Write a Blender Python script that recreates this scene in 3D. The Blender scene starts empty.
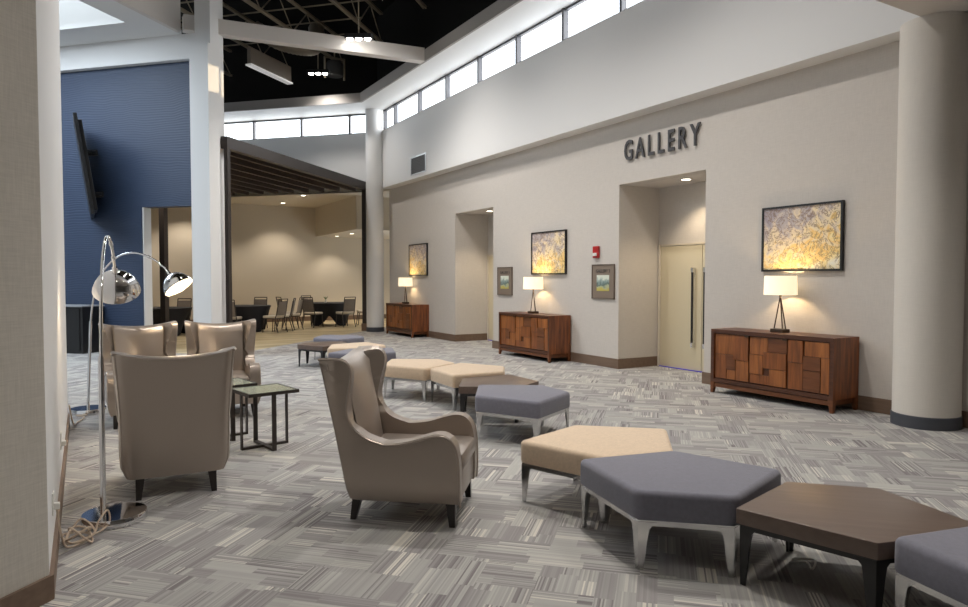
import bpy, bmesh, math, random
from mathutils import Vector, Matrix
random.seed(7)
R = math.radians
SC = bpy.context.scene
COL = SC.collection
PI = math.pi
S2 = 2 ** .5

# ------------------------------------------------------------------ camera, sky, lights, exposure
cam_d = bpy.data.cameras.new('camera'); cam = bpy.data.objects.new('camera', cam_d); COL.objects.link(cam)
cam_d.sensor_width = 36; cam_d.lens = 680 / 968 * 36; cam_d.clip_end = 200
cam.location = (0, 0, 1.55); cam.rotation_euler = (R(90 - 2.06), 0, R(-30.47))
SC.camera = cam

w = bpy.data.worlds.new('sky'); SC.world = w; w.use_nodes = True
bg = w.node_tree.nodes['Background']; bg.inputs[0].default_value = (.86, .93, 1, 1); bg.inputs[1].default_value = 3.0

SC.view_settings.view_transform = 'Standard'; SC.view_settings.look = 'None'
SC.view_settings.gamma = 1; SC.view_settings.use_curve_mapping = False
SC.view_settings.exposure = 0.13

def light(name, kind, loc, energy, col, rot=(0, 0, 0), **kw):
    d = bpy.data.lights.new(name, kind); d.energy = energy; d.color = col
    for k, v in kw.items(): setattr(d, k, v)
    o = bpy.data.objects.new(name, d); COL.objects.link(o); o.location = loc; o.rotation_euler = rot
    return o

def uv(u, v, z=0): return Vector(((u - v) / S2, (u + v) / S2, z))   # 45 degree frame of the octagon

sun = light('sun', 'SUN', (20, 0, 12), 3.0, (1, .78, .5), angle=R(.6))
sun.rotation_euler = Vector((1, -.28, .13)).to_track_quat('Z', 'Y').to_euler()

WARM = (1, .87, .72); NEUT = (1, .945, .89); COOL = (.80, .90, 1)
# daylight entering through the skylight over the left lobby
light('skylight_day', 'AREA', uv(8.1, 12.6, 6.62), 420, COOL, (0, 0, R(45)), shape='RECTANGLE', size=4.6, size_y=4.2)
# daylight through the gallery clerestory and the far clerestory
light('clerestory_day', 'AREA', (8.3, 10.5, 6.35), 190, (.92, .96, 1), (0, R(-68), 0), shape='RECTANGLE', size=.8, size_y=17).rotation_euler = (0, R(80), 0)
o = light('clerestory_day', 'AREA', uv(19.6, 11.5, 6.3), 100, (.85, .93, 1), shape='RECTANGLE', size=6, size_y=.8)
o.rotation_euler = Vector((1, 1, .15)).to_track_quat('Z', 'Y').to_euler()
# atrium floodlights hung among the joists
for x, y, z, e in ((5.18, 13.8, 6.55, 300), (5.7, 18.6, 7.1, 220), (5.5, 13.1, 7.1, 330), (4.6, 9.8, 7.4, 460), (4.4, 6.2, 7.4, 560), (1.9, 8.6, 7.4, 320)):
    light('flood_lamp', 'SPOT', (x, y, z), e, NEUT, (0, 0, 0), spot_size=R(130), spot_blend=.8, shadow_soft_size=.12)
# downlights of the low lobby ceiling around the camera
for x, y, e in ((.3, 2.4, 45), (2.75, 3.35, 190), (5.3, 3.2, 85), (2.4, .2, 35), (5.2, .2, 35), (.5, -2.5, 30), (4, -2.8, 30)):
    light('lobby_downlight', 'SPOT', (x, y, 4.18), e, (1, .94, .86), (0, 0, 0), spot_size=R(120), spot_blend=.7, shadow_soft_size=.09)

# ------------------------------------------------------------------ materials
def M_(name, col, rough=.6, metal=0, spec=.5, emit=None, es=0, coat=0):
    m = bpy.data.materials.new(name); m.use_nodes = True
    b = m.node_tree.nodes['Principled BSDF']
    b.inputs['Base Color'].default_value = (*col, 1); b.inputs['Roughness'].default_value = rough
    b.inputs['Metallic'].default_value = metal; b.inputs['Specular IOR Level'].default_value = spec
    if coat: b.inputs['Coat Weight'].default_value = coat; b.inputs['Coat Roughness'].default_value = .2
    if emit: b.inputs['Emission Color'].default_value = (*emit, 1); b.inputs['Emission Strength'].default_value = es
    return m

class NT:
    def __init__(s, m): s.t = m.node_tree; s.b = s.t.nodes['Principled BSDF']
    def n(s, typ, ins=None, **kw):
        q = s.t.nodes.new(typ)
        for k, v in kw.items(): setattr(q, k, v)
        for k, v in (ins or {}).items():
            if isinstance(v, bpy.types.NodeSocket): s.t.links.new(v, q.inputs[k])
            else: q.inputs[k].default_value = v
        return q
    def l(s, a, b): s.t.links.new(a, b)
    def ramp(s, fac, stops, interp='LINEAR'):
        q = s.n('ShaderNodeValToRGB', {0: fac}); q.color_ramp.interpolation = interp
        e = q.color_ramp.elements
        e[0].position = stops[0][0]; e[0].color = (*stops[0][1], 1)
        e[1].position = stops[-1][0]; e[1].color = (*stops[-1][1], 1)
        for p, c in stops[1:-1]:
            k = e.new(p); k.color = (*c, 1)
        return q.outputs[0]
    def m(s, op, a, b=None, c=None):
        ins = {0: a}
        if b is not None: ins[1] = b
        if c is not None: ins[2] = c
        return s.n('ShaderNodeMath', ins, operation=op).outputs[0]
    def bump(s, h, st=.3, dist=.01):
        q = s.n('ShaderNodeBump', {'Height': h, 'Strength': st, 'Distance': dist}); s.l(q.outputs[0], s.b.inputs['Normal'])

def linen(name, col, amp=.06):
    m = M_(name, col, .85, spec=.25); t = NT(m)
    tc = t.n('ShaderNodeTexCoord').outputs['Object']
    a = t.n('ShaderNodeMapping', {'Vector': tc, 'Scale': (9, 9, 160)}).outputs[0]
    b = t.n('ShaderNodeMapping', {'Vector': tc, 'Scale': (160, 160, 9)}).outputs[0]
    na = t.n('ShaderNodeTexNoise', {'Vector': a, 'Scale': 1, 'Detail': 2}).outputs[0]
    nb = t.n('ShaderNodeTexNoise', {'Vector': b, 'Scale': 1, 'Detail': 2}).outputs[0]
    f = t.m('MULTIPLY', t.m('ADD', na, nb), .5)
    c0 = tuple(x * (1 - amp * 2) for x in col); c1 = tuple(min(1, x * (1 + amp * 2)) for x in col)
    t.l(t.ramp(f, [(.3, c0), (.7, c1)]), t.b.inputs['Base Color'])
    t.bump(f, .12, .002)
    return m

def wood(name, dark, light_, scale=1, axis='X', rough=.4, spec=.5):
    m = M_(name, dark, rough, spec=spec); t = NT(m)
    tc = t.n('ShaderNodeTexCoord').outputs['Object']
    sc = {'X': (1.2, 14, 14), 'Y': (14, 1.2, 14), 'Z': (14, 14, 1.2)}[axis]
    v = t.n('ShaderNodeMapping', {'Vector': tc, 'Scale': tuple(s * scale for s in sc)}).outputs[0]
    n = t.n('ShaderNodeTexNoise', {'Vector': v, 'Scale': 1.6, 'Detail': 5, 'Roughness': .6, 'Distortion': .4}).outputs[0]
    t.l(t.ramp(n, [(.3, dark), (.7, light_)]), t.b.inputs['Base Color'])
    return m

m_wall = linen('linen_wallpaper', (.615, .578, .535), .035)
m_wall_near = linen('beige_wallpaper', (.60, .57, .515), .05)
m_white = M_('white_paint', (.75, .75, .745), .6, spec=.3)
m_cream = M_('cream_paint', (.66, .60, .50), .7, spec=.2)
m_col = linen('column_wrap', (.70, .665, .61), .02)
m_ceil = M_('soffit_paint', (.66, .62, .58), .7, spec=.2)
m_dark = M_('dark_deck', (.012, .011, .010), .9, spec=.1)
m_joist = M_('joist_paint', (.27, .225, .16), .7)
m_ringface = M_('ring_fascia', (.30, .28, .26), .7)
m_base = wood('brown_baseboard', (.15, .098, .066), (.20, .135, .095), 1, 'Y', .5)
m_slate = M_('slate_vinyl_base', (.06, .065, .08), .5)
m_door = M_('door_cream', (.62, .55, .39), .45)
m_alu = M_('aluminium', (.55, .55, .55), .35, .9)
m_mull = M_('mullion', (.10, .10, .11), .5, .3)
m_frame_dk = M_('bronze_steel', (.045, .036, .032), .45, .3)
m_slat = M_('slat_brown', (.050, .034, .028), .6)
m_black = M_('black_satin', (.012, .012, .013), .35)
m_blackcloth = M_('black_cloth', (.008, .009, .014), .75)
m_chrome = M_('chrome', (.75, .75, .76), .07, 1)
m_steel = M_('polished_steel', (.55, .55, .55), .16, 1)
m_leg_dk = M_('espresso_leg', (.018, .014, .012), .35)
m_letter = M_('letter_grey', (.055, .053, .055), .5)
m_red = M_('alarm_red', (.45, .02, .02), .35)
m_plastic = M_('white_plastic', (.75, .74, .70), .4)
m_cord = M_('cord_tan', (.55, .44, .34), .5)
m_glasstop = M_('green_glass', (.42, .48, .38), .10, spec=.9, coat=.6)
m_bluelight = M_('blue_light_line', (.05, .03, .60), .5)  # blue light at the door sill, painted on as plain colour
m_bronze = M_('lamp_bronze', (.07, .045, .03), .4, .5)

def fabric(name, col, sc=600):
    m = M_(name, col, .9, spec=.15); t = NT(m)
    tc = t.n('ShaderNodeTexCoord').outputs['Object']
    n = t.n('ShaderNodeTexNoise', {'Vector': tc, 'Scale': sc, 'Detail': 1}).outputs[0]
    n2 = t.n('ShaderNodeTexNoise', {'Vector': tc, 'Scale': 45, 'Detail': 3}).outputs[0]
    f = t.m('ADD', t.m('MULTIPLY', n, .7), t.m('MULTIPLY', n2, .3))
    t.l(t.ramp(f, [(.3, tuple(x * .8 for x in col)), (.7, tuple(min(1, x * 1.2) for x in col))]), t.b.inputs['Base Color'])
    t.bump(n, .2, .001)
    t.b.inputs['Sheen Weight'].default_value = .25
    return m
m_greyfab = fabric('grey_fabric', (.185, .185, .225))
m_creamfab = fabric('cream_fabric', (.66, .52, .38))
m_chairfab = fabric('banquet_fabric', (.22, .19, .165))
m_seatfab = M_('banquet_seat', (.55, .50, .42), .7)

m_leather = M_('taupe_leather', (.38, .325, .28), .32, .6, spec=.6)
t = NT(m_leather); n = t.n('ShaderNodeTexNoise', {'Vector': t.n('ShaderNodeTexCoord').outputs['Object'], 'Scale': 260, 'Detail': 2}).outputs[0]
t.bump(n, .06, .001)

m_tabletop = wood('brown_laminate', (.115, .080, .064), (.15, .108, .088), 1, 'X', .3)

# carpet: tiles of fine stripes, laid on the diagonal
m_carpet = M_('striped_carpet', (.4, .38, .36), .95, spec=.1)
t = NT(m_carpet)
tc = t.n('ShaderNodeTexCoord').outputs['Object']
rot = t.n('ShaderNodeMapping', {'Vector': tc, 'Rotation': (0, 0, R(45))}).outputs[0]
sep = t.n('ShaderNodeSeparateXYZ', {0: rot}); X, Y = sep.outputs[0], sep.outputs[1]
def wn(vec): return t.n('ShaderNodeTexWhiteNoise', {'Vector': vec}, noise_dimensions='3D').outputs[0]
def comb(a, b, c): return t.n('ShaderNodeCombineXYZ', {0: a, 1: b, 2: c}).outputs[0]
fl = lambda a: t.m('FLOOR', a)
cell = .30
bx_ = fl(t.m('DIVIDE', X, cell)); by_ = fl(t.m('DIVIDE', Y, cell))
orient = t.m('GREATER_THAN', wn(comb(bx_, by_, 3.0)), .5)
def layer(A, B, seed, ca, cb, stripe):
    # blocks long in A, short in B, stripes running along A
    rb = fl(t.m('DIVIDE', B, cb))
    off = t.m('MULTIPLY', wn(comb(rb, seed, 0.5)), 1.0)
    ra = fl(t.m('ADD', t.m('DIVIDE', A, ca), off))
    blk = wn(comb(ra, rb, seed))
    st = wn(comb(fl(t.m('DIVIDE', B, stripe)), ra, seed + 7))
    amp = wn(comb(ra, rb, seed + 11))
    return blk, st, amp
b1, s1, a1 = layer(X, Y, 1.0, .30, .10, .0085)
b2, s2, a2 = layer(Y, X, 2.0, .30, .10, .0085)
def mix(a, b, f): return t.n('ShaderNodeMix', {0: f, 2: a, 3: b}).outputs[0]
blk, st, amp = mix(b1, b2, orient), mix(s1, s2, orient), mix(a1, a2, orient)
amp = t.m('ADD', .12, t.m('MULTIPLY', t.m('POWER', amp, 1.6), .85))
f = t.m('ADD', t.m('MULTIPLY', t.m('SUBTRACT', blk, .5), .38), t.m('MULTIPLY', t.m('SUBTRACT', st, .5), amp))
f = t.m('ADD', f, .5)
c = t.ramp(f, [(.08, (.20, .185, .19)), (.32, (.28, .267, .268)), (.5, (.35, .345, .335)), (.7, (.425, .42, .40)), (.93, (.62, .59, .53))])
t.l(c, t.b.inputs['Base Color'])
t.bump(t.n('ShaderNodeTexNoise', {'Vector': tc, 'Scale': 500, 'Detail': 1}).outputs[0], .3, .002)

m_bfloor = M_('banquet_carpet', (.36, .29, .16), .6, spec=.3)
t = NT(m_bfloor); v = t.n('ShaderNodeMapping', {'Vector': t.n('ShaderNodeTexCoord').outputs['Object'], 'Rotation': (0, 0, R(-12)), 'Scale': (.5, 3.2, 1)}).outputs[0]
n = t.n('ShaderNodeTexNoise', {'Vector': v, 'Scale': .9, 'Detail': 4}).outputs[0]
t.l(t.ramp(n, [(.35, (.30, .25, .16)), (.5, (.42, .34, .20)), (.65, (.50, .42, .28))]), t.b.inputs['Base Color'])

m_blue = M_('blue_wave_panel', (.034, .053, .098), .5, spec=.45)
t = NT(m_blue); tc = t.n('ShaderNodeTexCoord').outputs['Object']
sp = t.n('ShaderNodeSeparateXYZ', {0: tc})
nz = t.n('ShaderNodeTexNoise', {'Vector': tc, 'Scale': 1.4, 'Detail': 1}).outputs[0]
ph = t.m('ADD', t.m('MULTIPLY', sp.outputs[2], 125), t.m('MULTIPLY', nz, 26))
wv = t.m('SINE', ph)
t.bump(wv, .32, .006)

def art(name, seed, warm):
    m = M_(name, (.6, .5, .3), .5); t = NT(m)
    g = t.n('ShaderNodeTexCoord').outputs['Generated']
    v = t.n('ShaderNodeMapping', {'Vector': g, 'Location': (seed, seed * .7, 0), 'Scale': (1, 3, 2.2)}).outputs[0]
    n = t.n('ShaderNodeTexNoise', {'Vector': v, 'Scale': 1.5, 'Detail': 8, 'Roughness': .62, 'Distortion': 1.6}).outputs[0]
    v2 = t.n('ShaderNodeMapping', {'Vector': g, 'Location': (seed * 2, 1, seed), 'Rotation': (R(35), 0, 0), 'Scale': (1, 2.6, 1.8)}).outputs[0]
    r = t.n('ShaderNodeTexNoise', {'Vector': v2, 'Scale': 3.2, 'Detail': 7, 'Roughness': .68, 'Distortion': .8}).outputs[0]
    r2 = t.n('ShaderNodeTexNoise', {'Vector': g, 'Scale': 60, 'Detail': 2}).outputs[0]
    z = t.n('ShaderNodeSeparateXYZ', {0: g}).outputs[2]
    y = t.n('ShaderNodeSeparateXYZ', {0: g}).outputs[1]
    f = t.m('ADD', t.m('ADD', n, .05), t.m('MULTIPLY', t.m('SUBTRACT', .5, z), .38))
    f = t.m('ADD', f, t.m('MULTIPLY', t.m('SUBTRACT', .5, y), .28 * warm))
    c1 = t.ramp(f, [(.15, (.34, .30, .36)), (.38, (.52, .47, .47)), (.47, (.74, .63, .50)), (.57, (.86, .74, .50)), (.68, (.84, .58, .20)), (.8, (.88, .74, .38)), (.97, (.95, .90, .75))])
    k = t.m('MULTIPLY', t.m('LESS_THAN', t.m('ABSOLUTE', t.m('SUBTRACT', r, .5)), t.m('MULTIPLY', r2, .045)), .7)
    mx = t.n('ShaderNodeMix', {0: k, 6: c1, 7: (.22, .13, .08, 1)}, data_type='RGBA')
    t.l(mx.outputs[2], t.b.inputs['Base Color'])
    return m

def glass():
    m = bpy.data.materials.new('clear_glass'); m.use_nodes = True; t = m.node_tree; t.nodes.clear()
    o = t.nodes.new('ShaderNodeOutputMaterial'); a = t.nodes.new('ShaderNodeBsdfTransparent'); g = t.nodes.new('ShaderNodeBsdfGlossy')
    g.inputs['Roughness'].default_value = .02
    mx = t.nodes.new('ShaderNodeMixShader'); mx.inputs[0].default_value = .05
    t.links.new(a.outputs[0], mx.inputs[1]); t.links.new(g.outputs[0], mx.inputs[2]); t.links.new(mx.outputs[0], o.inputs[0])
    return m
m_glass = glass()

def shade_mat():
    m = bpy.data.materials.new('lamp_shade_linen'); m.use_nodes = True; t = NT(m)
    t.b.inputs['Base Color'].default_value = (.85, .78, .66, 1); t.b.inputs['Roughness'].default_value = .9
    t.b.inputs['Emission Color'].default_value = (1, .80, .52, 1); t.b.inputs['Emission Strength'].default_value = .85
    return m
m_shade = shade_mat()
m_bulb = M_('warm_bulb', (1, 1, 1), .5, emit=(1, .82, .55), es=14)
m_lens = M_('light_lens', (1, 1, 1), .5, emit=(1, .90, .72), es=9)
m_lens_w = M_('flood_lens', (1, 1, 1), .5, emit=(1, .97, .92), es=30)
m_tube = M_('linear_lens', (.8, .8, .8), .5, emit=(1, .97, .92), es=.22)

# ------------------------------------------------------------------ mesh helpers
def bmn(): return bmesh.new()
def link(name, bm, mat, parent=None, loc=None, rotz=None, smooth=False, ang=35, recalc=True):
    if recalc: bmesh.ops.recalc_face_normals(bm, faces=bm.faces[:])
    me = bpy.data.meshes.new(name); bm.to_mesh(me); bm.free()
    mats = mat if isinstance(mat, (list, tuple)) else [mat]
    for q in mats: me.materials.append(q)
    if smooth:
        me.shade_smooth()
        me.set_sharp_from_angle(angle=R(ang))
    o = bpy.data.objects.new(name, me); COL.objects.link(o)
    if parent: o.parent = parent
    if loc is not None: o.location = loc
    if rotz is not None: o.rotation_euler = (0, 0, rotz)
    return o
def tag(o, label, cat, group=None, kind=None):
    o['label'] = label; o['category'] = cat
    if group: o['group'] = group
    if kind: o['kind'] = kind
    return o
def thing(name, label, cat, loc=(0, 0, 0), rotz=0, group=None):
    o = bpy.data.objects.new(name, None); COL.objects.link(o); o.location = loc; o.rotation_euler = (0, 0, rotz)
    o.empty_display_size = .1
    return tag(o, label, cat, group)
def dup(root, loc, rotz, label, group=None):
    def cp(o, par):
        c = o.copy(); COL.objects.link(c); c.parent = par
        for ch in list(o.children): cp(ch, c)
        return c
    r = cp(root, None); r.location = loc; r.rotation_euler = (0, 0, rotz); r['label'] = label
    if group: r['group'] = group
    return r
def struct(name, bm, mat, **kw):
    o = link(name, bm, mat, **kw)
    if not o.parent: o['kind'] = 'structure'
    return o

def add_box(bm, x0, x1, y0, y1, z0, z1, mtx=None, mi=0, bev=0):
    vs = [bm.verts.new((x, y, z)) for z in (z0, z1) for x, y in ((x0, y0), (x1, y0), (x1, y1), (x0, y1))]
    fs = [bm.faces.new([vs[i] for i in q]) for q in ((3, 2, 1, 0), (4, 5, 6, 7), (0, 1, 5, 4), (1, 2, 6, 5), (2, 3, 7, 6), (3, 0, 4, 7))]
    for f in fs: f.material_index = mi
    if mtx: bmesh.ops.transform(bm, matrix=mtx, verts=vs)
    if bev:
        es = list({e for f in fs for e in f.edges})
        bmesh.ops.bevel(bm, geom=es, offset=bev, segments=2, affect='EDGES', profile=.5)
    return vs
def box(x0, x1, y0, y1, z0, z1, **kw):
    bm = bmn(); add_box(bm, x0, x1, y0, y1, z0, z1, **kw); return bm
def add_prism(bm, poly, z0, z1, mi=0):
    lo = [bm.verts.new((p[0], p[1], z0)) for p in poly]; hi = [bm.verts.new((p[0], p[1], z1)) for p in poly]
    n = len(poly)
    a = bm.faces.new(lo[::-1]); b = bm.faces.new(hi); side = [bm.faces.new((lo[i], lo[(i + 1) % n], hi[(i + 1) % n], hi[i])) for i in range(n)]
    for f in [a, b] + side: f.material_index = mi
    return lo, hi, side
def prism(poly, z0, z1):
    bm = bmn(); add_prism(bm, poly, z0, z1); return bm
def add_tube(bm, pts, r, seg=8, cap=True, rad=None):
    pts = [Vector(p) for p in pts]; n = len(pts); rings = []
    tang = []
    for i in range(n):
        a = pts[max(0, i - 1)]; b = pts[min(n - 1, i + 1)]; tang.append((b - a).normalized())
    up = Vector((0, 0, 1)) if abs(tang[0].z) < .9 else Vector((1, 0, 0))
    nrm = tang[0].cross(up).normalized()
    for i in range(n):
        nrm = (nrm - tang[i] * nrm.dot(tang[i])).normalized(); bn = tang[i].cross(nrm)
        rr = rad[i] if rad else r
        rings.append([bm.verts.new(pts[i] + (nrm * math.cos(a) + bn * math.sin(a)) * rr) for a in [2 * PI * k / seg for k in range(seg)]])
    for i in range(n - 1):
        for k in range(seg):
            bm.faces.new((rings[i][k], rings[i][(k + 1) % seg], rings[i + 1][(k + 1) % seg], rings[i + 1][k]))
    if cap:
        bm.faces.new(rings[0][::-1]); bm.faces.new(rings[-1])
def tube(pts, r, **kw):
    bm = bmn(); add_tube(bm, pts, r, **kw); return bm
def add_lathe(bm, prof, seg=32, c=(0, 0, 0), mtx=None, close=True):
    rings = []; new = []
    for r, z in prof:
        if r < 1e-5: v = bm.verts.new((c[0], c[1], c[2] + z)); rings.append([v]); new.append(v)
        else:
            ring = [bm.verts.new((c[0] + r * math.cos(a), c[1] + r * math.sin(a), c[2] + z)) for a in [2 * PI * k / seg for k in range(seg)]]
            rings.append(ring); new += ring
    for A, B in zip(rings, rings[1:]):
        for k in range(seg):
            if len(A) == 1 and len(B) == 1: continue
            if len(A) == 1: bm.faces.new((A[0], B[(k + 1) % seg], B[k]))
            elif len(B) == 1: bm.faces.new((A[k], A[(k + 1) % seg], B[0]))
            else: bm.faces.new((A[k], A[(k + 1) % seg], B[(k + 1) % seg], B[k]))
    if mtx: bmesh.ops.transform(bm, matrix=mtx, verts=new)
    return new
def lathe(prof, seg=32, **kw):
    bm = bmn(); add_lathe(bm, prof, seg, **kw); return bm
def spline(pts, k=8):
    P = [Vector(p) for p in pts]; out = []
    for i in range(len(P) - 1):
        p0 = P[max(0, i - 1)]; p1 = P[i]; p2 = P[i + 1]; p3 = P[min(len(P) - 1, i + 2)]
        for j in range(k):
            t_ = j / k
            out.append(.5 * ((2 * p1) + (p2 - p0) * t_ + (2 * p0 - 5 * p1 + 4 * p2 - p3) * t_ ** 2 + (3 * p1 - p0 - 3 * p2 + p3) * t_ ** 3))
    out.append(P[-1]); return out
def UVbox(bm, u0, u1, v0, v1, z0, z1, mi=0):
    lo, hi, s = add_prism(bm, [uv(u0, v0)[:2], uv(u1, v0)[:2], uv(u1, v1)[:2], uv(u0, v1)[:2]], z0, z1, mi)
def uvb(*a):
    bm = bmn(); UVbox(bm, *a); return bm

# ------------------------------------------------------------------ the setting
G = 7.92      # gallery wall plane
GU = 7.62     # upper gallery wall plane
U0, V0 = 12.1, 8.54   # blue wall plane, opening plane
U1 = 18.95    # far clerestory plane
YE = 19.05    # where the gallery wall ends

poly = [(-12, -8), (9.3, -8), (9.3, 9.3 + V0 * S2), tuple(uv(U0, V0)[:2]), tuple(uv(U0, 25)[:2]), (-12, 20)]
struct('floor', prism(poly, -.1, 0), m_carpet)
poly = [tuple(uv(U0, V0)[:2]), (9.3, 9.3 + V0 * S2), (15, 22), (15, 27), (-14, 27), tuple(uv(U0, 25)[:2])]
struct('floor_banquet', prism(poly, -.1, -.001), m_bfloor)

A1 = (7.02, 8.90); A2 = (13.05, 14.86); AH = 3.16
bm = bmn()
for y0, y1 in ((-8, A1[0]), (A1[1], A2[0]), (A2[1], YE)): add_box(bm, G, G + .25, y0, y1, 0, 4.4)
for y0, y1 in (A1, A2): add_box(bm, G, G + .25, y0, y1, AH, 4.4)
for a, b in (A1, A2):
    add_box(bm, G + .25, 9.2, a - .2, a, 0, AH + .2); add_box(bm, G + .25, 9.2, b, b + .2, 0, AH + .2)
    add_box(bm, 8.86, 9.2, a, b, 2.16, AH + .2); add_box(bm, 8.95, 9.2, a, b, 0, 2.16)  # low block is unseen backing, added against light leaking past the doors
struct('wall_gallery', bm, m_wall)
for k, (a, b) in enumerate((A1, A2)):
    struct('ceiling_alcove' + ('_near' if k == 0 else '_far'), box(G + .25, 8.86, a, b, AH, AH + .1), m_ceil)
bm = box(GU, GU + .2, -8, YE, 4.22, 5.9); add_box(bm, GU + .2, G + .02, -8, YE, 4.22, 4.32)
struct('wall_gallery_upper', bm, m_white)
# header above the gallery clerestory and dark wall above it
struct('wall_gallery_header', box(GU, GU + .2, -8, YE + .2, 6.5, 6.8), m_white)
struct('wall_attic_gallery', box(GU, GU + .2, -8, YE + .2, 6.8, 9.3), m_dark)
# far clerestory wall
VE = 18
bm = uvb(U1, U1 + .2, V0 - .25, VE, 4.18, 5.9)
struct('wall_far_upper', bm, m_white)
struct('wall_far_header', uvb(U1, U1 + .2, V0 - .35, VE, 6.5, 6.8), m_white)
struct('wall_attic_far', uvb(U1, U1 + .2, V0 - .35, VE, 6.8, 9.3), m_dark)
# ring soffits and their fascias
q = .80
kink = Vector((GU - q, 0)); xk = GU - q; qf = 1.15
yk = (U1 - qf) * S2 - xk
yk0 = U1 * S2 - GU
bm = prism([(xk, -8), (GU, -8), (GU, yk0), (xk, yk)], 6.5, 6.56)
struct('ceiling_ring_gallery', bm, m_white)
e = uv(U1 - qf, VE); e2 = uv(U1, VE)
struct('ceiling_ring_far', prism([(xk, yk), (GU, yk0), e2[:2], e[:2]], 6.5, 6.56), m_white)
struct('trim_1', prism([(xk - .05, -8), (xk, -8), (xk, yk), (xk - .05, yk + .02)], 6.5, 6.76), m_ringface)
e3 = uv(U1 - qf - .05, VE)
struct('trim_2', prism([(xk, yk), (xk - .05, yk - .02), e3[:2], e[:2]], 6.5, 6.76), m_ringface)

# clerestory windows : frame with mullions + pane
def clerestory(idx, pts, z0, z1, face):
    # pts: list of positions along the wall, face(p, d) -> xy at position p, depth d
    fr = bmn(); gl = bmn()
    def bar(p0, p1, d0, d1, a, b):
        add_prism(fr, [face(p0, d0), face(p1, d0), face(p1, d1), face(p0, d1)], a, b)
    bar(pts[0], pts[-1], .05, .12, z0, z0 + .035); bar(pts[0], pts[-1], .05, .12, z1 - .04, z1)
    for p in pts: bar(p - .03, p + .03, .03, .14, z0, z1)
    add_prism(gl, [face(pts[0], .08), face(pts[-1], .08), face(pts[-1], .09), face(pts[0], .09)], z0, z1)
    f = struct('window_%d' % idx, fr, m_mull)
    link('pane', gl, m_glass, f)
    return f
ys = [18.80, 18.03, 16.40] + [16.40 - 1.56 * k for k in range(1, 16)]
clerestory(1, ys[::-1], 5.9, 6.5, lambda p, d: (GU + d, p))
vs = [8.5, 9.11, 10.72, 12.37, 14.0, 15.6, 17.2]
clerestory(2, vs, 5.9, 6.5, lambda p, d: tuple(uv(U1 + d, p)[:2]))

# roof deck
struct('ceiling', prism([(-12, -8), (GU + .2, -8), (GU + .2, yk0 + .3), uv(U1 + .2, VE)[:2], (-12, 27)], 9.3, 9.4), m_dark)
# low lobby ceiling round the camera
struct('ceiling_lobby', box(-12, G, -8, 3.80, 4.22, 4.6), m_ceil)
struct('wall_lobby_fascia', box(-12, GU, 3.7, 3.80, 4.6, 9.3), m_white)
struct('wall_south', box(-12, 9.3, -8.2, -8, 0, 9.3), m_wall)
struct('wall_west', box(-12.2, -12, -8, 27, 0, 9.3), m_white)

# blue panelled wall with its doorway
ux = U0
D0 = 10.58   # doorway far jamb, v coordinate
bm = bmn()
UVbox(bm, U0, U0 + .25, D0, 24, 0, 6.0)
UVbox(bm, U0, U0 + .25, 8.94, D0, 3.06, 6.0)
struct('wall_blue', bm, m_blue)
struct('trim_3', uvb(U0 + .02, U0 + .24, D0 - .03, D0, 0, 3.06), m_white)
bm = bmn()
UVbox(bm, U0 - .14, U0 + .25, 8.94, 24, 6.0, 6.5)
struct('wall_blue_fascia', bm, m_white)
struct('baseboard_blue', uvb(U0 - .02, U0, D0, 24, 0, .15), m_base)
# left soffit with the skylight hole; shaft above it
SK = (5.0, 11.15, 10.05, 15.5)   # u0,u1,v0,v1
bm = bmn()
UVbox(bm, 3, SK[0], 9.45, 18, 6.5, 6.6); UVbox(bm, SK[1], U0 - .1, 9.45, 18, 6.5, 6.6)
UVbox(bm, SK[0], SK[1], 9.45, SK[2], 6.5, 6.6); UVbox(bm, SK[0], SK[1], SK[3], 18, 6.5, 6.6)
struct('ceiling_skylight_soffit', bm, m_white)
bm = bmn()
UVbox(bm, SK[1], SK[1] + .05, SK[2], SK[3], 6.6, 7.5); UVbox(bm, SK[0] - .05, SK[0], SK[2], SK[3], 6.6, 7.5)
UVbox(bm, SK[0], SK[1], SK[2] - .05, SK[2], 6.6, 7.5); UVbox(bm, SK[0], SK[1], SK[3], SK[3] + .05, 6.6, 7.5)
struct('ceiling_skylight_shaft', bm, m_white)
sk = uvb(SK[0], SK[1], SK[2], SK[3], 7.5, 7.52)
m_sky = M_('glowing_skylight', (.9, .95, 1), .4, emit=(.85, .94, 1), es=1.7)  # the pane's own glow stands in for daylight from above
struct('window_3', sk, m_sky)
# tall ring beam of the left side
struct('wall_left_ring', uvb(3, 11.85, 9.35, 9.45, 6.5, 9.3), m_ceil)
# white portal column
bm = bmn(); UVbox(bm, 11.60, 11.94, 8.55, 8.97, 0, 6.15); UVbox(bm, 11.68, 11.94, 8.55, 8.90, 6.15, 9.3)
UVbox(bm, 11.94, 12.30, 8.70, 8.95, 0, 9.3)
struct('wall_portal_column', bm, m_white)
# tie beam
bm = prism([(1.80, 14.80), (xk - .052, 14.17), (xk - .052, 14.39), (1.80, 15.02)], 6.5, 6.80)
struct('trim_4', bm, m_ceil)

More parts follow.
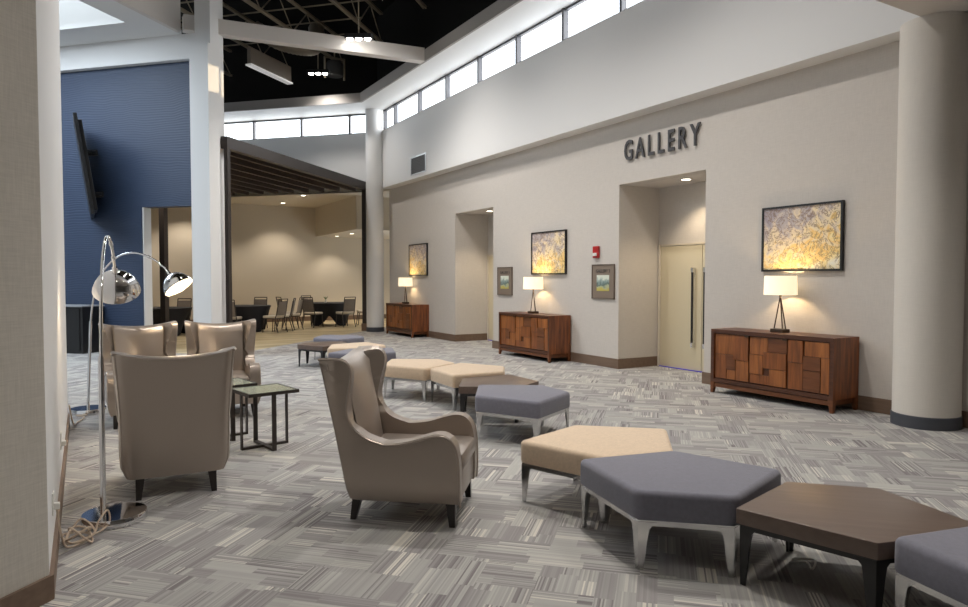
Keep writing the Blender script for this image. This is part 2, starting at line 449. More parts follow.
# near left wall block
poly = [(-.17, 3.86), (-.17, 8.45), (-.55, 8.45), (-2.2, 8.45), (-2.2, 1.83)]
bm = bmn(); lo, hi, side = add_prism(bm, poly, 0, 4.22)
side[-1].material_index = 1
lo, hi, side = add_prism(bm, [(-.17, 3.86), (-.17, 8.45), (-2.2, 8.45), (-2.2, 3.86)], 4.22, 9.3)
struct('wall_left', bm, [m_white, m_wall_near])
n45 = Vector((1, -1)) / S2 * .014
bm = bmn()
add_prism(bm, [(-.17, 3.86), (-2.2, 1.83), (-2.2 + n45.x, 1.83 + n45.y), (-.17 + .02, 3.86 - .008)], 0, .12)
add_prism(bm, [(-.17, 3.86), (-.15, 3.852), (-.155, 8.45), (-.17, 8.45)], 0, .12)
struct('baseboard_left', bm, m_base)

# gallery baseboards
bm = bmn()
for y0, y1 in ((-8, A1[0]), (A1[1], A2[0]), (A2[1], YE - .1)): add_box(bm, G - .018, G, y0, y1, 0, .17)
for a, b in (A1, A2):
    add_box(bm, G - .018, 8.84, b - .018, b, 0, .17); add_box(bm, G - .018, 8.84, a, a + .018, 0, .17)
struct('baseboard_gallery', bm, m_base)

# columns
def column(name, x, y, r, z1, base_mat, cm=None):
    o = struct(name, lathe([(0, .1), (r, .1), (r, z1), (0, z1)], 48, c=(x, y, 0)), cm or m_col, smooth=True)
    b = link('column_base', lathe([(0, 0), (r + .012, 0), (r + .012, .125), (r, .13), (0, .13)], 48, c=(x, y, 0)), base_mat, o, smooth=True)
column('wall_column_near', 7.70, 3.815, .312, 4.22, m_slate)
column('wall_column_far', 7.45, 19.03, .255, 6.5, m_slate, m_white)

# bronze opening frame + slatted canopy
fr = thing('opening_frame', 'dark bronze steel portal frame around the wide banquet room opening', 'frame', uv(U0, V0))
def uvpart(name, u0, u1, v0, v1, z0, z1, mat, par):
    o = link(name, uvb(u0 - U0, u1 - U0, v0 - V0, v1 - V0, z0, z1), mat, par); return o
uvpart('post', U0 + .02, U0 + .12, V0 - .03, V0 + .05, 0, 4.2, m_frame_dk, fr)
uvpart('post', 18.78, 18.95, V0 - .03, V0 + .09, .22, 4.2, m_frame_dk, fr)
o = uvpart('post_plinth', 18.75, 18.97, V0 - .05, V0 + .11, 0, .22, m_base, fr); o['label'] = 'brown plinth block'
uvpart('header_beam', U0 + .02, 18.95, V0 - .03, V0 + .12, 4.2, 4.44, m_frame_dk, fr)
cn = thing('slatted_canopy', 'dark brown slatted canopy ceiling behind the bronze portal frame', 'canopy', uv(U0, V0))
bm = bmn()
for k in range(14):
    v = .35 + .52 * k
    UVbox(bm, .3, U1 - U0 - .02, v, v + .09, 4.19, 4.38)
o = link('slat', bm, m_slat, cn)
link('backing', uvb(.27, U1 - U0 - .01, .12, 9.2, 4.39, 4.44), m_dark, cn)

# banquet room shell
BY = 25.0
struct('wall_banquet_back', box(-14, 15, BY, BY + .2, 0, 4.3), m_cream)
struct('wall_banquet_east', box(13, 13.2, 17, BY, 0, 4.3), m_cream)
struct('wall_banquet_south', box(G + .25, 13, YE, YE + .2, 0, 4.3), m_cream)
struct('wall_banquet_west', uvb(12.4, 30, 17.8, 18, 0, 4.3), m_cream)
poly = [(GU + .25, yk0), (13, yk0 - .3), (13, BY), (uv(U1, 18)[0] - 3, BY), uv(U1, VE)[:2]]
struct('ceiling_banquet', prism([(G + .1, U1 * S2 - G - .1), (13, 18.8), (13, BY), (U1 * S2 - BY, BY)], 4.18, 4.26), m_cream)
struct('ceiling_banquet_west', uvb(12.36, U1, 15.6, 18, 4.2, 4.26), m_cream)
struct('trim_5', box(7.45, 13, 20.6, BY, 3.12, 4.18), m_cream)
struct('baseboard_banquet', box(-14, 13, BY - .02, BY, 0, .17), m_base)
struct('trim_6', uvb(14.0, 14.14, 11.61, 11.75, 0, 4.19), m_frame_dk)

# doors in the alcoves
def doors(idx, a, b, seam):
    d = thing('door_%d' % idx, '', 'door'); del d['label']; del d['category']; d['kind'] = 'structure'
    d.location = (8.845, seam, 0)
    link('door_frame', (lambda bm: (add_box(bm, -.02, .04, a - seam, a - seam + .04, 0, 2.16), add_box(bm, -.02, .04, b - seam - .04, b - seam, 0, 2.16), add_box(bm, .0, .04, a - seam, b - seam, 2.13, 2.16), bm)[-1])(bmn()), m_cream, d)
    for s, (y0, y1) in ((-1, (a + .045 - seam, -.006)), (1, (.006, b - .045 - seam))):
        lf = link('door_leaf', box(0, .045, y0, y1, .012, 2.12), m_door, d)
        yh = (.155 if s > 0 else -.105)
        h = link('pull_handle', box(-.075, -.055, yh - .018, yh + .018, .48, 1.66, bev=.004), m_black, lf)
        hb = bmn()
        for z in (.44, 1.70): add_box(hb, -.08, -.0, yh - .02, yh + .02, z - .04, z + .04, bev=.004)
        add_box(hb, -.054, -.045, yh - .018, yh + .018, .48, 1.66)
        link('handle_mount', hb, m_chrome, lf)
    sw = link('threshold_strip', box(-.03, 0, a + .05 - seam, b - .05 - seam, 0, .012), m_bluelight, d)
    sw['label'] = 'strip painted blue for the line of light along the bottom of the doors'
doors(1, A1[0], A1[1] - .02, 7.895)
doors(2, A2[0], A2[1] - .02, 13.92)

# ------------------------------------------------------------------ roof joists, ducts, floodlights
bm0 = None
def joist(v, u0, u1, label, z=7.9, h=.75):
    bm = bmn()
    for zz in (z, z + h):
        UVbox(bm, u0, u1, v - .045, v - .012, zz, zz + .06); UVbox(bm, u0, u1, v + .012, v + .045, zz, zz + .06)
    n = int((u1 - u0) / .7)
    for k in range(n):
        a = uv(u0 + (u1 - u0) * k / n, v, z + (.03 if k % 2 else h)); b = uv(u0 + (u1 - u0) * (k + 1) / n, v, z + (h if k % 2 else .03))
        add_tube(bm, [a, b], .016, seg=6)
    return tag(link('roof_joist', bm, m_joist), label, 'joist', 'open web steel joists under the black roof deck')
for i, v in enumerate((-1.9, -.05, 1.8, 3.6, 5.42, 7.33, 9.24, 11.05, 13.1, 15.0)):
    u0 = max(6.5, 5.6 - v); u1 = U1 - .05
    if v < 8.2: u1 = (xk * 2 + v * S2) / S2 + .3
    joist(v, u0, min(u1, U1 - .05), 'painted open web steel joist crossing under the black roof deck')
for k in range(9):
    uu = 10.2 + k * 1.05
    v0 = max(-1, 0); 
    bm = tube([uv(uu, max(1.0, uu - xk * S2 + .1), 8.75), uv(uu, 9.3 if uu < 11.5 else 8.4 if uu < 12.4 else 17.5, 8.75)], .02, seg=6)
    tag(link('bracing_rod', bm, m_joist), 'thin steel rod running across the joists under the roof deck', 'rod', 'cross bracing rods under the roof deck')
for a, b in (((2.6, 15.2, 8.3), (7.2, 13.6, 7.9)), ((3.5, 12, 8.4), (7.3, 10.2, 8.1))):
    tag(link('conduit', tube([a, b], .025, seg=6), m_joist), 'thin pipe strung below the joists in the dark ceiling', 'pipe', 'conduits in the dark ceiling')

def flood(x, y, z, label):
    f = thing('floodlight', label, 'light', (x, y, z), R(-30))
    link('housing', box(-.30, .30, -.07, .07, 0, .10, bev=.01), m_black, f)
    link('stem', tube([(0, 0, .1), (0, 0, 7.95 - z)], .015, seg=8), m_joist, f)
    for dx in (-.19, 0, .19):
        link('lens', lathe([(0, -.03), (.06, -.025), (.068, 0), (0, .002)], 16, c=(dx, 0, 0)), m_lens_w, f, smooth=True)
flood(5.18, 14.10, 6.70, 'three-lens floodlight glowing on the long pale tie beam')
flood(5.71, 18.78, 7.25, 'three-lens floodlight glowing below the tie beam beside the black unit')
flood(5.50, 13.10, 7.30, 'three-lens floodlight at the top edge of the photo near the gallery side')

bf = thing('linear_light', 'long grey linear light fixture hanging among the dark joists', 'light', (4.38, 18.66, 6.98), R(41))
link('body', box(-.88, .88, -.05, .05, .04, .46), M_('fixture_grey', (.16, .13, .10), .6), bf)
link('lens', box(-.90, .90, -.09, .09, -.01, .03), m_tube, bf)
dp = spline([(3.9, 18.3, 8.0), (4.5, 18.15, 7.72), (5.1, 18.1, 7.66), (5.5, 18.3, 7.85), (5.6, 18.55, 8.4)], 12)
du = tag(link('flexible_duct', tube(dp, .17, seg=16, rad=[.20 + (.015 if i % 2 else 0) for i in range(len(dp))]), M_('duct_foil', (.20, .17, .13), .5, .4), smooth=True), 'ribbed flexible air duct looping above the linear light', 'duct')
sp_ = thing('ceiling_speaker', 'black cylindrical speaker unit hanging from the joists', 'speaker', (6.22, 18.9, 7.28))
link('body', lathe([(0, 0), (.22, 0), (.24, .03), (.24, .34), (.2, .4), (0, .4)], 24), M_('speaker_grey', (.05, .05, .05), .6), sp_, smooth=True)
link('yoke', (lambda b: (add_box(b, -.30, -.26, -.03, .03, -.08, .5), add_box(b, .26, .30, -.03, .03, -.08, .5), add_box(b, -.3, .3, -.03, .03, .48, .52), add_tube(b, [(0, 0, .5), (0, 0, .66)], .02), b)[-1])(bmn()), m_joist, sp_)

# recessed lights
def downlight(x, y, z, label, e, col=(1, .8, .55), size=110, grp=None, r=.075):
    d = thing('recessed_light', label, 'light', (x, y, z), 0, grp)
    link('trim_ring', lathe([(r + .02, 0), (r + .022, -.008), (r, -.01), (r, 0)], 24), m_plastic, d, smooth=True)
    link('lens', lathe([(0, -.006), (r, -.006), (r, -.001), (0, -.001)], 24), m_lens, d)
    l = light('downlight_lamp', 'SPOT', (x, y, z - .03), e, col, (0, 0, 0), spot_size=R(size), spot_blend=.6, shadow_soft_size=.06)
downlight(8.40, 7.85, AH, 'small recessed light in the ceiling of the alcove below the GALLERY lettering', 60)
downlight(8.30, 13.85, AH, 'small recessed light in the ceiling of the farther narrow alcove', 60)
downlight(5.99, 23.9, 4.18, 'farther of two recessed lights on the banquet room ceiling', 150, WARM)
downlight(6.0, 21.4, 4.18, 'nearer of two recessed lights on the banquet room ceiling', 150, WARM)
downlight(8.0, 22.6, 3.12, 'right one of two recessed lights in the lowered banquet ceiling at right', 60, WARM)
downlight(8.0, 24.2, 3.12, 'left one of two recessed lights in the lowered banquet ceiling at right', 60, WARM)
for x, y in ((3, 24.0), (0.5, 24), (-2, 24), (9.5, 22.5)):
    z = 4.18 if x < 7 else 3.1
    light('downlight_lamp', 'SPOT', (x, y, z - .03), 130, WARM, (0, 0, 0), spot_size=R(120), spot_blend=.6, shadow_soft_size=.06)
for u, v in ((15, 10.5), (15, 13.5), (13.5, 12)):
    p = uv(u, v, 4.15); light('downlight_lamp', 'SPOT', p, 110, WARM, (0, 0, 0), spot_size=R(125), spot_blend=.6, shadow_soft_size=.06)

# ------------------------------------------------------------------ wall things
vt = thing('air_vent', 'dark louvred air vent on the white upper gallery wall', 'vent', (GU, 16.33, 4.55))
link('vent_frame', (lambda b: (add_box(b, -.02, 0, -.46, .46, -.24, -.21), add_box(b, -.02, 0, -.46, .46, .21, .24), add_box(b, -.02, 0, -.46, -.43, -.21, .21), add_box(b, -.02, 0, .43, .46, -.21, .21), b)[-1])(bmn()), m_alu, vt)
bm = bmn(); add_box(bm, -.004, 0, -.43, .43, -.21, .21)
for k in range(10): add_box(bm, -.016, -.002, -.43, .43, -.2 + k * .042, -.185 + k * .042)
link('louvre', bm, M_('vent_grey', (.10, .095, .09), .6), vt)

# lettering
def text_mesh(ch, size, depth, xs, offs=0):
    cu = bpy.data.curves.new('t', 'FONT'); cu.body = ch; cu.size = size; cu.extrude = depth; cu.offset = offs; cu.resolution_u = 3
    o = bpy.data.objects.new('t', cu); COL.objects.link(o)
    dg = bpy.context.evaluated_depsgraph_get(); dg.update()
    me = bpy.data.meshes.new_from_object(o.evaluated_get(dg)); bpy.data.objects.remove(o)
    for v in me.vertices: v.co.x *= xs
    xs_ = [v.co.x for v in me.vertices] or [0]
    return me, min(xs_), max(xs_)
def write(s, loc, height, width, parent_label=None, mat=None, parent=None, depth=.012, offs=0, one=False, gap=.16):
    # text on a wall whose normal is -x; reads from +y to -y
    size = height / .69
    if one:
        me, a, b = text_mesh(s, size, depth, 1, offs)
        k = width / (b - a)
        for v in me.vertices: v.co.x = (v.co.x - a) * k
        me.materials.append(mat); o = bpy.data.objects.new('lettering', me); COL.objects.link(o)
        o.parent = parent; o.matrix_local = Matrix.Translation(loc) @ Matrix(((0, 0, -1, 0), (-1, 0, 0, 0), (0, 1, 0, 0), (0, 0, 0, 1)))
        return o
    ms = [text_mesh(c, size, depth, 1, offs) for c in s]
    tot = sum(b - a for _, a, b in ms); g = gap * size
    k = (width + .065) / (tot + g * (len(s) - 1)); x = 0; ms_i = 0
    for me, a, b in ms:
        for v in me.vertices: v.co.x = (v.co.x - a) * k
        me.materials.append(mat); o = bpy.data.objects.new('letter', me); COL.objects.link(o)
        o.parent = parent; o.matrix_local = Matrix.Translation((loc[0], loc[1] - x, loc[2])) @ Matrix(((0, 0, -1, 0), (-1, 0, 0, 0), (0, 1, 0, 0), (0, 0, 0, 1)))
        x += (b - a + g) * k - {'RY': .035, 'GA': .02, 'AL': .01}.get(s[ms_i:ms_i + 2], 0) if not one else 0; ms_i += 1
L = thing('wall_lettering', 'dark grey raised word GALLERY mounted on the wall above an alcove', 'sign', (G, 8.74, 3.54))
write('GALLERY', (-.035, 0, 0), .325, 1.64, mat=m_letter, parent=L, depth=.012, offs=.006, gap=.27)

def room_sign(y0, y1, label, txt):
    s = thing('room_sign', label, 'sign', (G, (y0 + y1) / 2 * .9955, 1.5))
    w2 = (y1 - y0) / 2
    link('backplate', box(-.02, 0, -w2, w2, -.30, .31, bev=.004), M_('sign_taupe', (.23, .18, .14), .5), s)
    bm = bmn()
    add_box(bm, -.03, -.02, -w2, w2, -.30, -.285); add_box(bm, -.03, -.02, -w2, w2, .295, .31)
    add_box(bm, -.03, -.02, -w2, -w2 + .012, -.3, .31); add_box(bm, -.03, -.02, w2 - .012, w2, -.3, .31)
    link('border', bm, M_('sign_edge', (.12, .09, .07), .4), s)
    write(txt, (-.022, w2 * .62, .165), .055, w2 * 1.25, mat=m_letter, parent=s, depth=.003, one=True)
    m = M_('sign_photo', (.3, .4, .35), .3); t = NT(m); g = t.n('ShaderNodeTexCoord').outputs['Generated']
    n = t.n('ShaderNodeTexNoise', {'Vector': g, 'Scale': 4, 'Detail': 3}).outputs[0]
    z = t.n('ShaderNodeSeparateXYZ', {0: g}).outputs[2]
    f = t.m('ADD', z, t.m('MULTIPLY', t.m('SUBTRACT', n, .5), .7))
    t.l(t.ramp(f, [(.1, (.55, .48, .12)), (.28, (.45, .5, .35)), (.4, (.10, .16, .15)), (.62, (.35, .45, .42)), (.8, (.75, .80, .70))]), t.b.inputs['Base Color'])
    link('picture_panel', box(-.024, -.02, -w2 * .55, w2 * .55, -.16, .12), m, s)
room_sign(9.03, 9.63, 'taupe room sign with small photo under the red fire alarm', 'GALLERY 2')
room_sign(12.30, 12.89, 'taupe room sign with small photo beside the farther narrow alcove', 'GALLERY 1')

fa = thing('fire_alarm', 'red fire alarm strobe on the gallery wall above a room sign', 'alarm', (G, 9.47, 2.03))
link('housing', box(-.05, 0, -.075, .075, -.105, .105, bev=.01), m_red, fa)
o = link('strobe_lens', box(-.07, -.05, -.05, .05, -.07, -.015, bev=.006), m_plastic, fa); o['label'] = 'clear white strobe window'

def picture(y0, y1, z0, z1, label, seed, warm):
    p = thing('framed_picture', label, 'picture', (G, (y0 + y1) / 2 * .994, (z0 + z1) / 2))
    w2 = (y1 - y0) / 2; h2 = (z1 - z0) / 2; t_ = .025
    bm = bmn()
    add_box(bm, -.045, 0, -w2, w2, -h2, -h2 + t_); add_box(bm, -.045, 0, -w2, w2, h2 - t_, h2)
    add_box(bm, -.045, 0, -w2, -w2 + t_, -h2 + t_, h2 - t_); add_box(bm, -.045, 0, w2 - t_, w2, -h2 + t_, h2 - t_)
    link('picture_frame', bm, m_black, p)
    link('canvas', box(-.03, -.005, -w2 + t_, w2 - t_, -h2 + t_, h2 - t_), art('abstract_painting', seed, warm), p)
picture(4.92, 6.05, 1.65, 2.50, 'wide abstract gold painting in thin black frame above the nearest sideboard', 1.3, 1)
picture(10.41, 11.56, 1.64, 2.49, 'abstract lilac and gold painting in black frame between the two room signs', 4.1, .4)
picture(16.50, 17.66, 1.64, 2.51, 'dim abstract painting in black frame above the farthest sideboard', 7.7, -.3)

# ------------------------------------------------------------------ sideboards
m_w = [wood('walnut_dark', (.055, .018, .008), (.11, .038, .016), 1, 'Y', .4),
       wood('walnut_mid', (.12, .038, .012), (.33, .108, .030), 1, 'Z', .33),
       wood('walnut_amber', (.16, .052, .015), (.44, .155, .042), 1, 'Z', .35),
       wood('walnut_red', (.11, .036, .013), (.20, .07, .024), 1, 'Y', .35),
       wood('walnut_side', (.075, .024, .010), (.30, .092, .026), 1, 'Z', .33)]
def sideboard(y0, label):
    L_ = 1.77; D = .50
    s = thing('sideboard', label, 'sideboard', (7.39, y0, 0), 0)
    bm = bmn()   # carcass: x 0 (front) .. D (wall), y 0..L
    add_box(bm, 0, D, 0, .05, .15, .87, mi=4); add_box(bm, 0, D, L_ - .05, L_, .15, .87, mi=4)
    add_box(bm, 0, D, .05, L_ - .05, .82, .87); add_box(bm, 0, D, .05, L_ - .05, .15, .20)
    add_box(bm, D - .02, D, .05, L_ - .05, .2, .82)
    for f in bm.faces:
        if f.normal.x < -.9 or f.calc_center_median().x < .001: f.material_index = 0
    link('cabinet_body', bm, m_w, s)
    bm = bmn()
    add_box(bm, .01, .05, .03, L_ - .03, .085, .14); add_box(bm, D - .05, D - .01, .03, L_ - .03, .085, .14)
    add_box(bm, .01, D - .01, .03, .06, .085, .14); add_box(bm, .01, D - .01, L_ - .06, L_ - .03, .085, .14)
    link('base_rail', bm, m_w[3], s)
    for x, y in ((.0, 0), (.0, L_ - .065), (D - .065, 0), (D - .065, L_ - .065)):
        bm = bmn(); vs = add_box(bm, x, x + .065, y, y + .065, 0, .15)
        cx, cy = (0 if x < .2 else D), (0 if y < .5 else L_)
        for v in vs:
            if v.co.z < .01:
                v.co.x = cx + (v.co.x - cx) * .6; v.co.y = cy + (v.co.y - cy) * .6
        link('leg', bm, m_w[3], s)
    rnd = random.Random(5)
    dw = (L_ - .10) / 3
    for k in range(3):
        ya = L_ - .05 - (k + 1) * dw + .008; yb = L_ - .05 - k * dw - .008
        bm = bmn(); add_box(bm, .03, .05, ya, yb, .205, .815, mi=0)
        # a few interlocking blocks at slightly different depths
        lay = [[(0, .55, .55, 1, 2), (.55, 1, .45, 1, 1), (0, .35, 0, .55, 1), (.35, .62, .22, .55, 3), (.62, 1, 0, .45, 2), (.35, .62, 0, .22, 2)],
               [(0, .5, .62, 1, 2), (.5, 1, .7, 1, 3), (.38, 1, .35, .7, 1), (0, .38, .2, .62, 2), (.55, 1, 0, .35, 2), (0, .55, 0, .2, 1)],
               [(0, .38, .55, 1, 1), (.42, 1, .7, 1, 2), (.38, .8, .42, .7, 3), (.8, 1, 0, .7, 2), (0, .38, 0, .55, 1), (.38, .8, 0, .42, 3)]][k]
        for a0, a1, c0, c1, mi in lay:
            d = rnd.choice((.012, .018, .026))
            add_box(bm, d - .006, .032, yb - a1 * (yb - ya) + .004, yb - a0 * (yb - ya) - .004, .21 + c0 * .6 + .003, .21 + c1 * .6 - .003, mi=mi)
        dr = link('door', bm, m_w, s)
        if k < 2: link('finger_pull', box(-.002, .02, ya - .012, ya + .05, .795, .815), m_bronze, dr)
    return s
sb0 = sideboard(4.66, 'carved walnut sideboard nearest the camera under the wide gold painting')
dup(sb0, (7.39, 10.19, 0), 0, 'carved walnut sideboard between the two narrow room signs')
dup(sb0, (7.42, 16.35, 0), 0, 'carved walnut sideboard farthest away beside the round far column')

def table_lamp(y, label, e):
    p = thing('table_lamp', label, 'lamp', (7.66, y, .87))
    link('lamp_foot', box(-.07, .07, -.095, .095, 0, .045, bev=.006), m_bronze, p)
    for a, b in (((0, -.085, .04), (0, 0, .47)), ((0, .085, .04), (0, 0, .47)), ((.0, .0, .04), (0, 0, .47))):
        if a[1] == 0: a = (.05, 0, .04)
        link('rod', tube([a, b], .008, seg=8), m_bronze, p)
    link('socket', tube([(0, 0, .45), (0, 0, .56)], .014), m_bronze, p)
    r = .20
    link('lamp_shade', lathe([(r - .004, .48), (r, .48), (r - .008, .72), (r - .012, .72), (r - .004, .48)], 40), m_shade, p, smooth=True)
    link('bulb', lathe([(0, .53), (.03, .56), (.035, .59), (.02, .62), (0, .625)], 16), m_bulb, p, smooth=True)
    light('table_lamp_glow', 'POINT', (7.66, y, .87 + .60), e, (1, .72, .40), shadow_soft_size=.04)
table_lamp(5.56, 'lit A-frame table lamp with drum shade on the nearest sideboard', 38)
table_lamp(11.10, 'lit A-frame table lamp with drum shade on the sideboard between the room signs', 38)
table_lamp(17.30, 'lit A-frame table lamp with drum shade on the farthest sideboard', 30)

# ------------------------------------------------------------------ ottomans and low tables
def cairo(a=.70):
    b = a * (3 ** .5 - 1); V = [(0, 0)]; h = 0
    for Ln, ex in ((b, 60), (a, 90), (a, 60), (a, 90)):
        V.append((V[-1][0] + Ln * math.cos(h), V[-1][1] + Ln * math.sin(h))); h += R(ex)
    cx = sum(v[0] for v in V) / 5; cy = sum(v[1] for v in V) / 5
    return [Vector((v[0] - cx, v[1] - cy)) for v in V]
PEN = cairo()
PS = [1.0]
def pen_inset(d):
    out = []
    for i in range(5):
        p, c_, n_ = PEN[i - 1], PEN[i], PEN[(i + 1) % 5]
        e1 = (c_ - p).normalized(); e2 = (n_ - c_).normalized()
        n1 = Vector((-e1.y, e1.x)); n2 = Vector((-e2.y, e2.x))
        bis = (n1 + n2); out.append(c_ + bis * (d / (1 + n1.dot(n2))))
    return [p * PS[0] for p in out]
def pent_legs(root, mat, top):
    P0 = pen_inset(.02)
    bm = bmn()
    o_ = pen_inset(.022); i_ = pen_inset(.045)
    vs = [[bm.verts.new((p.x, p.y, z)) for p in pp] for pp, z in ((o_, top - .03), (o_, top), (i_, top), (i_, top - .03))]
    for k in range(5):
        n_ = (k + 1) % 5
        for a in range(4):
            b = (a + 1) % 4
            bm.faces.new((vs[a][k], vs[a][n_], vs[b][n_], vs[b][k]))
    link('rail', bm, mat, root)
    for k in range(5):
        c_ = P0[k]; e1 = (P0[k - 1] - c_).normalized(); e2 = (P0[(k + 1) % 5] - c_).normalized()
        bm = bmn(); rings = []
        for z, wd in ((0, .027), (top - .09, .052), (top - .045, .060), (top - .025, .078), (top - .01, .095)):
            t_ = min(wd * .62, .045)
            # kite-shaped section hugging the corner
            cc = c_ + (e1 + e2) * (0 if z > .02 else .004)
            pts = [cc, cc + e1 * wd, cc + e1 * wd + e2 * t_ * .55, cc + (e1 + e2) * t_ * .75, cc + e2 * wd + e1 * t_ * .55, cc + e2 * wd]
            rings.append([bm.verts.new((q_.x, q_.y, z)) for q_ in pts])
        for A, B in zip(rings, rings[1:]):
            for j in range(6): bm.faces.new((A[j], A[(j + 1) % 6], B[(j + 1) % 6], B[j]))
        bm.faces.new(rings[0][::-1]); bm.faces.new(rings[-1])
        link('leg', bm, mat, root)
def pent_body(name, mat, z0, z1, r_corner, bev, root, crown=0):
    bm = bmn(); lo, hi, side = add_prism(bm, [(p.x, p.y) for p in pen_inset(.004)], z0, z1)
    ve = [e for e in bm.edges if abs(e.verts[0].co.z - e.verts[1].co.z) > .01]
    bmesh.ops.bevel(bm, geom=ve, offset=r_corner, segments=5, affect='EDGES', profile=.5)
    he = [e for e in bm.edges if min(v.co.z for v in e.verts) > z1 - .001]
    bmesh.ops.bevel(bm, geom=he, offset=bev, segments=4, affect='EDGES', profile=.5)
    if crown:
        le = [e for e in bm.edges if max(v.co.z for v in e.verts) < z0 + .001]
        bmesh.ops.bevel(bm, geom=le, offset=bev * .5, segments=2, affect='EDGES', profile=.5)
    return link(name, bm, mat, root, smooth=True, ang=40)
def ottoman(label, mat, grp):
    s = thing('ottoman', label, 'ottoman', (0, 0, 0), 0)
    pent_body('cushion', mat, .272, .43, .045, .032, s, 1)
    pent_legs(s, m_steel, .272); return s
def low_table(label):
    s = thing('low_table', label, 'table', (0, 0, 0), 0); PS[0] = .93
    pent_body('tabletop', m_tabletop, .315, .392, .006, .004, s)
    pent_legs(s, m_black, .315); PS[0] = 1.0; return s
def put(o, x, y, th): o.location = (x, y, 0); o.rotation_euler = (0, 0, R(th))
gO = ottoman('large grey pentagonal ottoman in the near group between cream ottoman and brown table', m_greyfab, None); put(gO, 2.975, 2.805, 317.9)
cO = ottoman('cream pentagonal ottoman in the near group, behind the large grey one', m_creamfab, None); put(cO, 3.14, 3.635, 348.3)
tO = low_table('brown pentagonal low table at bottom right between two grey ottomans'); put(tO, 3.327, 1.996, 134.2)
dup(gO, (3.36, 1.105, 0), R(107), 'grey pentagonal ottoman cut off by the right edge of the photo')
dup(gO, (3.746, 5.64, 0), R(87.4), 'grey pentagonal ottoman of the middle row, nearest in its row')
dup(tO, (4.03, 6.54, 0), R(27.5), 'brown pentagonal low table half hidden behind the middle grey ottoman')
dup(cO, (4.17, 7.42, 0), R(57.7), 'right one of the two cream ottomans standing side by side in the middle row')
dup(cO, (3.861, 8.29, 0), R(88.5), 'left one of the two cream ottomans standing side by side in the middle row')
dup(gO, (4.28, 12.84, 0), R(88.0), 'grey ottoman farthest back, beside the banquet room floor')
dup(tO, (3.70, 11.99, 0), R(236), 'brown pentagonal low table farthest away, at the left of the far group')
dup(cO, (3.97, 11.01, 0), R(36.8), 'cream ottoman of the far group, seen above the lone wing chair')
dup(gO, (3.79, 10.04, 0), R(11.1), 'grey ottoman of the far group mostly hidden behind the lone wing chair')

